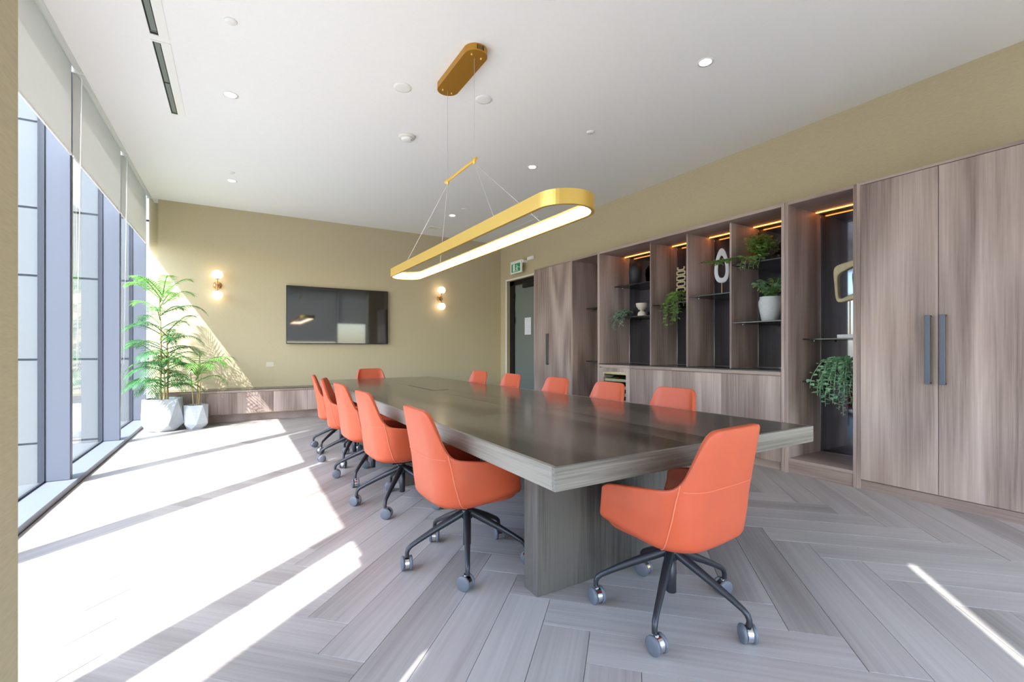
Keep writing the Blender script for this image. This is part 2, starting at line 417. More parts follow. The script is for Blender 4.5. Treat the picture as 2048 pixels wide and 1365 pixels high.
# ---- door in the right wall
d = thing('door_1', (5.3, 7.9, 0), 'grey-green door in a black frame beside the tall cabinet', 'door', kind='structure')
B().box(5.30, 5.38, 8.75, 8.93, 0, DZ).box(5.30, 5.38, DY0, DY0 + 0.15, 0, DZ).box(5.30, 5.38, DY0, DY1, DZ - 0.10, DZ).obj('door_frame', 'blackm', d)
B().box(5.325, 5.375, DY0 + 0.15, 8.75, 0.01, DZ - 0.10, 0.003).obj('door_leaf', 'door', d)
for z in (0.30, 1.75, 2.28): B().box(5.27, 5.30, 8.71, 8.75, z, z + 0.145).obj('hinge', 'blackm', d)
B().box(5.26, 5.325, 7.75, 8.35, 2.50, 2.58, 0.008).tube([(5.27, 8.0, 2.60), (5.23, 7.8, 2.605), (5.30, 7.5, 2.61)], 0.012, 8).obj('door_closer', 'blackm', d)
B().tube([(5.265, 7.87, 0.55), (5.265, 7.87, 2.10)], 0.018, 12).tube([(5.265, 7.87, 0.75), (5.33, 7.87, 0.75)], 0.012, 8).tube([(5.265, 7.87, 1.9), (5.33, 7.87, 1.9)], 0.012, 8).obj('pull_handle', 'blackm', d)
tag(recenter(B().box(5.318, 5.3235, 8.10, 8.34, 1.50, 1.86).obj('paper_notice', 'paper'), (5.32, 8.22, 1.50)), 'white printed sheet taped to the grey-green door', 'notice')

tag(B().box(XR - .006, XR + .001, DY1 - .01, DY1 + .045, 0, DZ + .04, .002).box(XR - .006, XR + .001, DY0, DY1 - .01, DZ, DZ + .04, .002).obj('trim_1', 'offwhite'), 'pale trim around the grey-green door recess', 'trim', kind='structure')

# ---- outside: wing of the building and ground
g = B().box(-90, 60, -90, 90, -4.4, -4.2).obj('ground', 'ground'); tag(g, 'pale paving outside the windows', 'ground', kind='structure')
ex = B().box(-9.2, -1.6, 13.03, 13.4, -4.2, 9.0).obj('wall_outside', 'joint'); tag(ex, 'pale panel-clad wall of the building wing outside the windows', 'wall', kind='structure')
zz = [-4.2, -2.42, -0.72, 0.98, 2.68, 4.05, 5.8, 7.4, 9.0]
for a, b_ in zip(zz, zz[1:]):
    for x0, x1 in ((-9.2, -6.66), (-6.66, -4.13), (-4.13, -1.6)):
        B().box(x0 + 0.012, x1 - 0.012, 12.98, 13.03, a + 0.022, b_ - 0.022).obj('cladding_panel', 'clad', ex)

# ------------------------------------------------------------------ conference table
TZ0, TZ1 = 0.648, 0.740
tb = thing('conference_table', (2.0, 4.35, 0), 'long dark oak boardroom table with thick edges and slab legs', 'table')
YN_T, YF_T = 1.438, 7.26
def tx(y): f = (y - YN_T) / (YF_T - YN_T); return 1.056 + 0.014 * f, 2.955 - 0.175 * f
def tquad(bb, x0, x1, y0, y1, z0, z1):
    f = lambda y, k: tx(y)[0] + (tx(y)[1] - tx(y)[0]) * k
    p = [(f(y0, x0), y0), (f(y0, x1), y0), (f(y1, x1), y1), (f(y1, x0), y1)]
    return bb.prism(p, z0, z1)
e_ = 0.0016
def kx(x, y): a, b = tx(y); return (x - a) / (b - a)
cl, cr = kx(1.868, 4), kx(2.068, 4)
# top boards around the two flush cable hatches
for nm, (x0, x1, y0, y1) in (('top_board', (0.012, cl, YN_T + .022, 2.85)), ('top_board', (cl, cr, YN_T + .022, 2.85)), ('top_board', (cr, 0.988, YN_T + .022, 2.85)),
                             ('top_board', (0.012, cl, 2.85, YF_T - .02)), ('top_board', (cr, 0.988, 2.85, YF_T - .02)),
                             ('cable_hatch', (cl, cr, 2.85, 4.15)), ('top_board', (cl, cr, 4.15, 4.80)), ('cable_hatch', (cl, cr, 4.80, 5.70)), ('top_board', (cl, cr, 5.70, YF_T - .02))):
    tquad(B(), x0 + .0006, x1 - .0006, y0 + .0012, y1 - .0012, 0.70, TZ1).obj(nm, 'table', tb)
# thick built-up edges
tquad(B(), 0.0, 1.0, YN_T, YN_T + .022, TZ0, TZ1 - .0004).obj('edge', 'tablex', tb)
tquad(B(), 0.0, 1.0, YF_T - .02, YF_T, TZ0, TZ1 - .0004).obj('edge', 'tablex', tb)
tquad(B(), 0.0, 0.012, YN_T + .022, YF_T - .02, TZ0, TZ1 - .0004).obj('edge', 'tabley', tb)
tquad(B(), 0.988, 1.0, YN_T + .022, YF_T - .02, TZ0, TZ1 - .0004).obj('edge', 'tabley', tb)
tquad(B(), 0.012, 0.988, YN_T + .022, YF_T - .02, TZ0 + .002, 0.699).obj('underside', 'tabley', tb)
for y in (1.850, 3.93, 6.34):
    B().box(1.250, 2.24, y, y + 0.115, 0.0, TZ0 + .001, 0.002).obj('slab_leg', 'tableleg', tb)
B().box(1.60, 1.66, 1.965, 6.34, 0.44, 0.64).obj('centre_beam', 'blackm', tb)
B().box(1.876, 2.060, 4.815, 4.835, TZ1 - .002, TZ1 + .0006).obj('hatch_slot', 'dark', tb)
B().box(1.872, 1.884, 4.84, 5.68, TZ1 - .002, TZ1 + .0006).obj('hatch_slot', 'dark', tb)

# ------------------------------------------------------------------ chairs
def interp(x, pts):
    if x <= pts[0][0]: return pts[0][1]
    for (a, fa), (b, fb) in zip(pts, pts[1:]):
        if x <= b:
            t = (x - a) / (b - a); return fa + (fb - fa) * t
    return pts[-1][1]
RIM = [(0, .884), (.13, .884), (.165, .879), (.188, .864), (.206, .832), (.222, .786), (.238, .735), (.254, .690), (.272, .660), (.295, .643), (.33, .632), (.45, .615), (.58, .598), (.645, .584), (.67, .562)]
LT = 0.67
def zb(y): return 0.338 + 0.030 * max(0.0, (y + 0.10) / 0.32) ** 1.3
def plan(l, z):
    hw = interp(z, [(.34, .246), (.42, .262), (.52, .272), (.62, .272), (.87, .262)])
    yb = interp(z, [(.34, -.236), (.42, -.248), (.60, -.266), (.87, -.318)])
    r = 0.135; a1 = hw - r; arc = r * PI / 2
    if l <= a1: return (l, yb - 0.012 * (1 - (l / hw) ** 2))
    if l <= a1 + arc:
        t = (l - a1) / r; return (a1 + r * math.sin(t), yb - 0.012 * (1 - (a1 / hw) ** 2) * (1 - t / (PI / 2)) + r * (1 - math.cos(t)))
    k = l - a1 - arc; return (hw - 0.02 * (k / .33) ** 2, yb + r + k)
def shell_pt(l, row, NB=7, NW=13):
    y0 = -0.03 + 0.25 * (min(1, l / LT)) ** 1.2
    zbot = zb(plan(l, .36)[1])
    if row <= NB:
        a = row / NB * PI / 2; f = math.sin(a) ** 0.85; z = zbot + 0.07 * (1 - math.cos(a))
    else:
        t = (row - NB) / (NW - 0); z0 = zbot + 0.07; z = z0 + (interp(l, RIM) - z0) * t; f = 1.0
    px, py = plan(l, z)
    return Vector((px * f, y0 + (py - y0) * f, z))
LS = [0, .04, .08, .115, .14, .16, .176, .19, .203, .215, .228, .241, .254, .266, .28, .298, .322, .36, .41, .46, .51, .56, .60, .635, .655, .67]
def make_shell(parent):
    NB, NW = 7, 13; ls = [-l for l in LS[:0:-1]] + LS; nr = NB + NW + 1
    vs = []
    for l in ls:
        for r in range(nr):
            p = shell_pt(abs(l), r); vs.append((p.x if l >= 0 else -p.x, p.y, p.z))
    fs = []
    for i in range(len(ls) - 1):
        for r in range(nr - 1):
            a = i * nr + r; f = (a, a + nr, a + nr + 1, a + 1)
            fs.append(f)
    bb = B(); bb.add(vs, fs, True); o = bb.obj('shell', 'leather', parent, True)
    bm = bmesh.new(); bm.from_mesh(o.data); bmesh.ops.remove_doubles(bm, verts=bm.verts, dist=1e-5); bmesh.ops.recalc_face_normals(bm, faces=bm.faces)
    # make normals point out of the bowl
    fc = max(bm.faces, key=lambda f: -f.calc_center_median().y)
    if fc.normal.y > 0: bmesh.ops.reverse_faces(bm, faces=bm.faces)
    bm.to_mesh(o.data); bm.free()
    for p in o.data.polygons: p.use_smooth = True
    so = o.modifiers.new('thick', 'SOLIDIFY'); so.thickness = 0.028; so.offset = -1
    be = o.modifiers.new('soft', 'BEVEL'); be.width = 0.009; be.segments = 3; be.limit_method = 'ANGLE'; be.angle_limit = math.radians(50)
    return o
def make_chair():
    t = thing('swivel_chair', (0, 0, 0), 'chair', 'chair', 'orange swivel chairs around the boardroom table')
    sh = make_shell(t)
    bs = B()
    for sg in (1, -1):                                        # seams running from the arm junction to the underside
        path = []
        for r in range(4, 21):
            l = interp(r, [(4, .30), (20, .268)]); p = shell_pt(l, r); n = Vector((p.x, p.y * .6 + .05, 0)).normalized() * 0.0008
            path.append(((p.x + n.x) * sg, p.y + n.y, p.z))
        bs.tube(path, 0.0030, 6)
    path = []
    for l in [x for x in LS if x <= .26][::-1]:
        z = 0.640; px, py = plan(l, z); path.append((-px, py - 0.0006, z))
    path += [(-x, y, z) for x, y, z in path[-2::-1]]
    bs.tube(path, 0.0018, 6); bs.obj('seam', 'seam', sh, True)
    # seat cushion
    prof = [(0.0, .462), (.55, .465), (.86, .462), (.95, .454), (1.0, .438), (.99, .405), (.94, .388), (.90, .376)]
    vs, fs = [], []; N = 36
    for k, z in prof:
        for i in range(N):
            a = 2 * PI * i / N; ca, sa = math.cos(a), math.sin(a); e = 0.45
            x = 0.232 * math.copysign(abs(ca) ** e, ca); y = 0.235 * math.copysign(abs(sa) ** e, sa) + 0.022
            vs.append((x * max(k, .001), (y - .02) * max(k, .001) + .02, z - 0.02 * (0.2 - y) * k))
    for i in range(len(prof) - 1):
        for k in range(N): fs.append((i * N + k, (i + 1) * N + k, (i + 1) * N + (k + 1) % N, i * N + (k + 1) % N))
    B().add(vs, fs, True).obj('seat_cushion', 'leather', t, True)
    B().box(-.085, .085, -.11, .11, .325, .347, .006).lathe([(.024, .28), (.024, .33)], n=16).obj('swivel_plate', 'blackm', t, True)
    return t
BASE_PROTO = {}
def add_base(root, ang, seed):
    rnd = random.Random(seed)
    if not BASE_PROTO:
        def mk(name, bb, mat): 
            o = bb.obj(name, mat); COL.objects.unlink(o); return o
        BASE_PROTO['post'] = mk('gas_lift', B().lathe([(.019, .085), (.0225, .088), (.0225, .25), (.017, .252), (.017, .33)], n=18), 'graphite')
        BASE_PROTO['hub'] = mk('hub', B().lathe([(.026, .235), (.036, .245), (.036, .285), (.028, .296)], n=20), 'graphite')
        pts = [(.022, 0, .272), (.10, 0, .238), (.19, 0, .197), (.27, 0, .158), (.316, 0, .133), (.333, 0, .118), (.340, 0, .100), (.340, 0, .076)]
        BASE_PROTO['leg'] = mk('base_leg', B().tube(pts, [.021, .020, .017, .014, .0125, .0125, .0115, .0115], 10), 'graphite')
        hood = B().tube([(-.011, 0, .039), (.011, 0, .039)], .0335, 16).tube([(0, 0, .060), (0, 0, .080)], .0085, 10).tube([(-.026, 0, .039), (.026, 0, .039)], .006, 8)
        BASE_PROTO['caster'] = mk('caster', hood, 'chrome')
        wh = B(); prof = [(.0, .0), (.031, .0), (.0365, .003), (.0385, .007), (.038, .0135), (.034, .0165), (.014, .0175), (0, .0175)]
        wh.lathe(prof, n=20); wh.v = [(z + .0125, x, y + .0388) for x, y, z in wh.v]
        BASE_PROTO['wheel'] = mk('wheel', wh, 'wheel')
    def put(key, parent, rz=0.0, loc=(0, 0, 0), flip=False):
        o = BASE_PROTO[key].copy(); COL.objects.link(o); o.parent = parent; o.location = loc; o.rotation_euler = (0, 0, rz + (PI if flip else 0)); return o
    put('post', root); put('hub', root)
    for k in range(5):
        a = ang + k * 2 * PI / 5
        put('leg', root, a)
        ca = rnd.uniform(0, 2 * PI)
        off = Vector((math.cos(ca), math.sin(ca))) * 0.012
        c = put('caster', root, ca + PI / 2, (0.340 * math.cos(a) + off.x, 0.340 * math.sin(a) + off.y, 0))
        put('wheel', c); put('wheel', c, flip=True)
proto = make_chair()
CH = [  # x, y, facing (deg, 0 = towards the television), base angle (deg, world), label
    (1.718, 1.444, 4, -78.4, 'orange leather swivel chair at the near head of the table, closest to the viewer'),
    (1.135, 2.39, -90, -115, 'orange swivel chair nearest the viewer on the window side of the table'),
    (1.120, 3.53, -88, -128, 'second orange swivel chair from the viewer on the window side'),
    (1.115, 4.40, -87, -130, 'third orange swivel chair from the viewer on the window side'),
    (1.110, 5.16, -106, -120, 'fourth orange swivel chair from the viewer on the window side'),
    (1.110, 5.88, -99, -140, 'fifth orange swivel chair on the window side, nearest the palms'),
    (1.850, 7.17, 180, 20, 'orange swivel chair at the far head of the table in front of the television wall'),
    (2.750, 2.52, 91, 40, 'orange swivel chair nearest the viewer on the cabinet side of the table'),
    (2.730, 3.26, 91, 10, 'second orange swivel chair from the viewer on the cabinet side'),
    (2.715, 4.06, 91, 60, 'third orange swivel chair on the cabinet side, in the middle of its row'),
    (2.685, 4.97, 90, 30, 'fourth orange swivel chair from the viewer on the cabinet side'),
    (2.672, 5.82, 94, 50, 'fifth orange swivel chair on the cabinet side, farthest from the viewer'),
]
for i, (x, y, rz, ba, lab) in enumerate(CH):
    c = proto if i == 0 else copy_tree(proto)
    CH[i] = c; c.location = (x, y, 0); c.rotation_euler = (0, 0, math.radians(rz)); c['label'] = lab
    CH[i] = (c, math.radians(ba - rz))
for i, (c, a) in enumerate(CH): add_base(c, a, 100 + i)

# ------------------------------------------------------------------ cabinet wall
def handle(parent, x, y, z0, z1):
    B().box(x - .042, x - .028, y - .016, y + .016, z0, z1, .002).box(x - .03, x + .001, y - .016, y + .016, z1 - .012, z1).box(x - .03, x + .001, y - .016, y + .016, z0, z0 + .012).obj('handle', 'handle', parent)
DT = 2.595
def side_panels(t, ys, z0=0.0, z1=2.62, x0=XF):
    for a, b_ in ys: B().box(x0, XR - .005, a, b_, z0, z1, .001).obj('side_panel', 'cab', t)
# near tall cupboard
t = thing('tall_cupboard', (4.9, 1.3, 0), 'tall taupe wood double-door cupboard with long slate handles at the right edge', 'cupboard')
side_panels(t, ((1.858, 1.887), (0.812, 0.834)))
B().box(XF, XR - .005, 0.834, 1.858, DT + .003, 2.62).obj('top_panel', 'cabh', t)
B().box(XF + .022, XR - .005, 0.834, 1.858, 0.07, DT).obj('carcass', 'cab', t)
B().box(XF + .008, XF + .03, 0.834, 1.858, 0.0, 0.078).obj('plinth', 'cabh', t)
for y0, y1, hy in ((1.349, 1.856, 1.402), (0.836, 1.345, 1.314)):
    dd = B().box(XF - .002, XF + .020, y0, y1, 0.085, DT - .002, .001).obj('door', 'cab', t); handle(dd, XF, hy, 0.93, 1.456)
# open display niche
NBX = 5.19
def mirror(t, y0, y1, z0, z1):
    B().box(NBX, NBX + .006, y0, y1, z0, z1).obj('mirror_back', 'mirror', t)
    B().box(NBX - .003, NBX + .001, y0 + .001, y0 + .006, z0, z1).box(NBX - .003, NBX + .001, y1 - .006, y1 - .001, z0, z1).box(NBX - .003, NBX + .001, y0, y1, z0 + .001, z0 + .006).obj('mirror_trim', 'chrome', t)
def strip(t, y0, y1, z):
    B().box(5.085, 5.10, y0 + .01, y1 - .01, z - .006, z).obj('led_strip', 'strip', t)
def shelf(t, x0, y0, y1, z):
    sh_ = B().box(x0, NBX - .004, y0 + .002, y1 - .002, z - .012, z, .001).obj('glass_shelf', 'blackstone', t)
    B().lathe([(.01, -.03), (.01, -.012)], (x0 + .12, y0 + .05, z), 8).lathe([(.01, -.03), (.01, -.012)], (x0 + .12, y1 - .05, z), 8).obj('shelf_peg', 'chrome', sh_)
t = thing('display_niche', (4.9, 2.2, 0), 'tall open taupe wood niche with mirrored back between cupboard and counter unit', 'shelving unit')
side_panels(t, ((1.888, 1.914), (2.462, 2.494)))
B().box(XF, XR - .005, 1.914, 2.462, 2.59, 2.62).obj('top_panel', 'cabh', t)
B().box(XF + .004, XR - .005, 1.914, 2.462, 0.115, 0.142, .001).obj('bottom_shelf', 'cabh', t)
B().box(XF + .008, XF + .03, 1.914, 2.462, 0, 0.115).obj('plinth', 'cabh', t)
mirror(t, 1.916, 2.460, 0.143, 2.589); strip(t, 1.914, 2.462, 2.588)
shelf(t, 4.85, 1.914, 2.462, 1.30); shelf(t, 4.85, 1.914, 2.462, 0.88)
# counter unit: hutch with four bays
t = thing('display_hutch', (4.9, 3.85, 0), 'long taupe wood hutch with four mirrored display bays above the counter', 'shelving unit')
side_panels(t, ((2.496, 2.527), (5.157, 5.180)))
B().box(XF, XR - .005, 2.527, 5.157, 2.59, 2.62).obj('top_panel', 'cabh', t)
DIV = [3.134, 3.706, 4.278]
for y in DIV: B().box(4.69, XR - .005, y - .011, y + .011, 0.985, 2.589, .001).obj('divider', 'cab', t)
BY = [2.527] + DIV + [5.157]
BAY = [(BY[i] + (.011 if i else 0), BY[i + 1] - (.011 if i < 3 else 0)) for i in range(4)]
for y0, y1 in BAY:
    mirror(t, y0, y1, 0.986, 2.588); strip(t, y0, y1, 2.588)
shelf(t, 4.70, *BAY[0], 2.12); shelf(t, 4.70, *BAY[0], 1.49)
shelf(t, 4.71, *BAY[1], 1.83); shelf(t, 4.71, *BAY[2], 1.78)
shelf(t, 4.88, *BAY[3], 2.13); shelf(t, 4.88, *BAY[3], 1.665)
tag(B().box(XF - .012, XR - .005, 2.529, 5.155, 0.972, 0.984).obj('counter_top', 'blackstone'), 'thin black counter top under the display bays', 'counter')
tr_ = B().box(XF - .012, XF + .02, 2.529, 5.155, 0.938, 0.972)
for i, (y0, y1) in enumerate(((2.529, 3.175), (3.175, 3.838), (3.838, 4.547))):
    t = thing('base_cabinet', (4.9, (y0 + y1) / 2, 0), ['taupe wood base cabinet next to the tall open niche', 'middle taupe wood base cabinet under the counter', 'taupe wood base cabinet beside the wine cooler'][i], 'cabinet', 'base cabinets under the counter')
    B().box(XF + .022, XR - .005, y0 + .001, y1 - .001, 0.07, 0.936).obj('carcass', 'cab', t)
    B().box(XF, XF + .020, y0 + .002, y1 - .002, 0.085, 0.930, .001).obj('door', 'cab', t)
    B().box(XF + .03, XF + .05, y0 + .001, y1 - .001, 0, 0.07).obj('plinth', 'cabh', t)
    B().box(XF - .010, XF + .02, y0, y1, 0.938, 0.971).obj('top_rail', 'cabh', t)
# wine cooler
t = thing('wine_cooler', (4.9, 4.85, 0), 'built-in wine cooler with glass door and slatted racks behind a chair', 'wine cooler')
y0, y1 = 4.549, 5.155
B().box(XF + .03, XR - .005, y0, y0 + .02, 0.07, 0.936).box(XF + .03, XR - .005, y1 - .02, y1, 0.07, 0.936).box(XR - .03, XR - .005, y0, y1, 0.07, 0.936).box(XF + .03, XR - .005, y0, y1, 0.915, 0.936).box(XF + .03, XR - .005, y0, y1, 0.07, 0.10).obj('housing', 'offwhite', t)
dd = B().box(XF, XF + .022, y0 + .002, y0 + .075, 0.085, 0.93).box(XF, XF + .022, y1 - .075, y1 - .002, 0.085, 0.93).box(XF, XF + .022, y0 + .075, y1 - .075, 0.87, 0.93).box(XF, XF + .022, y0 + .075, y1 - .075, 0.085, 0.15).obj('door_frame', 'cab', t)
B().box(XF + .008, XF + .014, y0 + .075, y1 - .075, 0.15, 0.87).obj('door_glass', 'clear', dd)
B().box(XF - .010, XF + .02, y0, y1, 0.938, 0.971).obj('top_rail', 'cabh', t)
B().box(XF + .05, XF + .07, y0 + .08, y1 - .08, 0.905, 0.914).obj('cooler_lamp', 'fridge_led', t)
for k in range(7):
    z = 0.24 + k * 0.098
    rk = B().box(XF + .045, XF + .06, y0 + .025, y1 - .025, z, z + .042).box(XF + .045, XR - .05, y0 + .025, y1 - .025, z, z + .006).obj('rack', 'palewood', t)
    for j in range(4):
        yb_ = y0 + .10 + j * .135
        B().tube([(XF + .07, yb_, z + .045), (XF + .16, yb_, z + .045), (XF + .2, yb_, z + .045), (XF + .42, yb_, z + .045)], [.014, .014, .036, .036], 10).obj('bottle', 'bottle', rk)
# narrow open shelving and far cupboard
t = thing('narrow_shelving', (4.9, 5.5, 0), 'narrow open taupe wood shelving with black shelves beside the far cupboard', 'shelving unit')
side_panels(t, ((5.182, 5.202), (5.789, 5.812)))
B().box(XF, XR - .005, 5.202, 5.789, 2.59, 2.62).obj('top_panel', 'cabh', t)
B().box(NBX, XR - .005, 5.202, 5.789, 0.0, 2.59).obj('back_panel', 'cab', t)
B().box(XF + .004, NBX, 5.202, 5.789, 0.0, 0.142).obj('bottom_shelf', 'cabh', t)
for z in (1.85, 1.006): shelf(t, 4.866, 5.202, 5.789, z)
t = thing('tall_cupboard', (4.9, 6.35, 0), 'tall taupe wood single-door cupboard beside the grey-green door', 'cupboard')
side_panels(t, ((6.868, 6.89), (5.814, 5.824)))
B().box(XF, XR - .005, 5.824, 6.868, DT + .003, 2.62).obj('top_panel', 'cabh', t)
B().box(XF + .022, XR - .005, 5.824, 6.868, 0.07, DT).obj('carcass', 'cab', t)
B().box(XF + .02, XF + .04, 5.824, 6.868, 0.0, 0.078).obj('plinth', 'cabh', t)
dd = B().box(XF - .002, XF + .020, 5.826, 6.866, 0.085, DT - .002, .001).obj('door', 'cab', t); handle(dd, XF, 6.45, 0.93, 1.456)

# low bench cabinet under the television
BYF = 8.75
t = thing('low_bench_cabinet', (1.6, 8.95, 0), 'long low taupe wood bench cabinet along the television wall', 'cabinet')
B().box(-1.03, 4.10, BYF + .02, YB - .003, 0.13, 0.50).obj('carcass', 'cab', t)
B().box(-1.03, 4.10, BYF + .12, YB - .003, 0.0, 0.13).obj('plinth', 'cabx' if 'cabx' in M else 'cabh', t)
B().box(-1.03, 4.10, BYF - .004, BYF + .02, 0.488, 0.522).obj('top_rail', 'cabh', t)
x = -1.015
while x < 4.0:
    B().box(x + .0015, min(x + .5235, 4.098), BYF, BYF + .018, 0.142, 0.484, .001).obj('door', 'cab', t); x += .525
tag(B().box(-1.035, 4.105, BYF - .006, YB - .003, 0.523, 0.531).obj('bench_top', 'blackstone'), 'thin black top lying on the low bench cabinet', 'counter')

# ------------------------------------------------------------------ television, sconces, outlet, exit sign, detector
t = thing('television', (1.70, YB, 1.29), 'large black flat television on the khaki wall', 'television')
B().box(0.788, 2.606, YB - .075, YB - .035, 1.290, 2.335, .004).obj('bezel', 'bezel', t)
B().box(0.797, 2.597, YB - .0765, YB - .074, 1.303, 2.326).obj('screen', 'screen', t)
B().box(1.3, 2.1, YB - .036, YB - .001, 1.55, 2.1).obj('wall_bracket', 'blackm', t)
def sconce(x, label):
    t = thing('wall_sconce', (x, YB, 2.26), label, 'wall lamp', 'twin-globe wall lamps')
    y = YB - .115
    bp = B(); bp.lathe([(.058, 0), (.062, .004), (.062, .018), (.05, .028), (.02, .030)], n=24); bp.v = [(x + a, YB - c, 2.262 + b_) for a, b_, c in bp.v]; bp.obj('back_plate', 'brass', t)
    B().tube([(x, YB - .02, 2.262), (x, y, 2.262)], .011, 10).tube([(x, y, 2.15), (x, y, 2.372)], .0085, 10).lathe([(0, -.017), (.012, -.012), (.017, 0), (.012, .012), (0, .017)], (x, y, 2.262), 14).obj('arm', 'brass', t)
    for zc, s in ((2.432, 1), (2.092, -1)):
        B().lathe([(.028, -.008), (.030, 0), (.028, .010)], (x, y, zc - s * .068), 18).obj('cup', 'brass', t)
        pr = [(max(.0001, .082 * math.cos(a)), .074 * math.sin(a)) for a in [math.radians(-90 + 15 * k) for k in range(13)]]
        B().lathe(pr, (x, y, zc), 24).obj('globe', 'globe', t)
sconce(-.247, 'brass wall lamp with two lit white globes above the palms'); sconce(3.725, 'brass wall lamp with two lit white globes right of the television')
t = thing('wall_outlet', (.535, YB, .90), 'pale double power outlet low on the television wall', 'outlet')
B().box(.475, .595, YB - .008, YB, .885, .965, .002).obj('cover_plate', 'plate', t)
B().box(.492, .530, YB - .010, YB - .007, .905, .945).obj('socket', 'plate', t); B().box(.540, .578, YB - .010, YB - .007, .905, .945).obj('socket', 'plate', t)
t = thing('exit_sign', (5.1, 8.32, 2.79), 'white and green exit sign with running figure above the door', 'exit sign')
B().box(5.085, 5.11, 8.095, 8.545, 2.79, 3.055, .004).obj('sign_body', 'white', t)
B().box(5.081, 5.086, 8.15, 8.49, 2.825, 2.995).obj('green_panel', 'green', t)
pic = B().box(5.078, 5.0815, 8.35, 8.43, 2.835, 2.985)
for y_, z_, w_, h_ in ((8.275, 2.955, .026, .026), (8.265, 2.91, .032, .05), (8.30, 2.895, .03, .014), (8.235, 2.925, .03, .013), (8.285, 2.868, .016, .04), (8.25, 2.865, .016, .045), (8.305, 2.845, .034, .013), (8.228, 2.845, .026, .013)):
    pic.box(5.078, 5.0815, y_ - w_ / 2, y_ + w_ / 2, z_ - h_ / 2, z_ + h_ / 2)
pic.box(5.078, 5.0815, 8.165, 8.205, 2.90, 2.915)
pic.obj('running_figure', 'white', t)
B().box(5.11, XR, 8.075, 8.105, 2.99, 3.045, .003).box(5.11, XR, 8.30, 8.34, 2.95, 3.0, .003).obj('bracket', 'white', t)
tag(recenter(B().box(XR - .055, XR, 7.80, 8.02, 3.02, 3.09, .015).box(XR - .07, XR - .05, 7.84, 7.93, 3.03, 3.075, .008).obj('motion_detector', 'white'), (XR, 7.91, 3.02)), 'small white detector on the wall above the doorway', 'detector')

# ------------------------------------------------------------------ ceiling fittings
def downlight(x, y, label):
    t = thing('downlight', (x, y, ZC), label, 'downlight', 'recessed ceiling downlights')
    B().lathe([(.048, -.002), (.066, -.003), (.066, 0.0)], (x, y, ZC), 28).obj('trim_ring', 'white', t)
    B().lathe([(.0, -.004), (.046, -.004), (.047, -.0022)], (x, y, ZC), 24).obj('lens', 'down', t)
for x, y, l in ((-.034, 5.07, 'lit recessed downlight near the slot diffusers on the window side'), (-.034, 7.65, 'lit recessed downlight nearest the corner with the palms'),
                (3.35, 2.465, 'lit recessed downlight above the cabinet side closest to the viewer'), (3.34, 5.05, 'lit recessed downlight beyond the pendant on the cabinet side'), (3.33, 7.62, 'lit recessed downlight on the cabinet side nearest the television wall')):
    downlight(x, y, l)
def sprinkler(x, y, label):
    tag(recenter(B().lathe([(.0, -.012), (.036, -.012), (.042, -.006), (.042, 0)], (x, y, ZC), 22).obj('sprinkler_cover', 'white'), (x, y, ZC)), label, 'sprinkler', 'round sprinkler covers in the ceiling')
for x, y, l in ((-.025, 3.926, 'round white sprinkler cover near the top edge, window side of ceiling'), (-.036, 7.29, 'round white sprinkler cover just before the corner downlight'),
                (3.347, 3.906, 'round white sprinkler cover between the cabinet-side downlights nearest the viewer'), (3.343, 7.16, 'round white sprinkler cover beside the far cabinet-side downlight')): sprinkler(x, y, l)
for x, y, l in ((1.31, 4.12, 'round white ceiling disc left of the gold pendant canopy'), (2.035, 3.92, 'round grey-white ceiling disc right of the gold pendant canopy')):
    t = thing('ceiling_speaker', (x, y, ZC), l, 'speaker', 'round ceiling discs beside the pendant canopy')
    B().lathe([(.058, -.008), (.078, -.006), (.080, 0)], (x, y, ZC), 28).obj('rim', 'white', t); B().lathe([(0, -.007), (.058, -.007)], (x, y, ZC), 28).obj('grille', 'offwhite', t)
t = thing('smoke_detector', (1.655, 5.046, ZC), 'white domed smoke detector on the ceiling beyond the pendant canopy', 'smoke detector')
B().lathe([(0, -.022), (.085, -.022), (.092, -.014), (.092, 0)], (1.655, 5.046, ZC), 28).obj('base', 'offwhite', t)
B().lathe([(0, -.050), (.045, -.050), (.062, -.042), (.066, -.022)], (1.655, 5.046, ZC), 28).obj('dome', 'white', t)
B().lathe([(0, -.0525), (.006, -.0525), (.006, -.049)], (1.69, 5.00, ZC), 8).obj('indicator', 'dark', t)
tag(recenter(B().box(3.25, 3.45, 8.48, 8.66, ZC - .008, ZC).obj('ceiling_vent', 'offwhite'), (3.35, 8.57, ZC)), 'small square vent in the ceiling near the television wall', 'vent')
t = thing('access_panel', (4.36, 7.6, ZC), 'faint square access panel in the ceiling above the far cupboard', 'access panel')
B().box(4.02, 4.70, 6.92, 8.24, ZC - .006, ZC).obj('panel', 'ceiling', t)
B().box(4.00, 4.02, 6.90, 8.26, ZC - .009, ZC).box(4.70, 4.72, 6.90, 8.26, ZC - .009, ZC).box(4.02, 4.70, 6.90, 6.92, ZC - .009, ZC).box(4.02, 4.70, 8.24, 8.26, ZC - .009, ZC).obj('panel_frame', 'white', t)
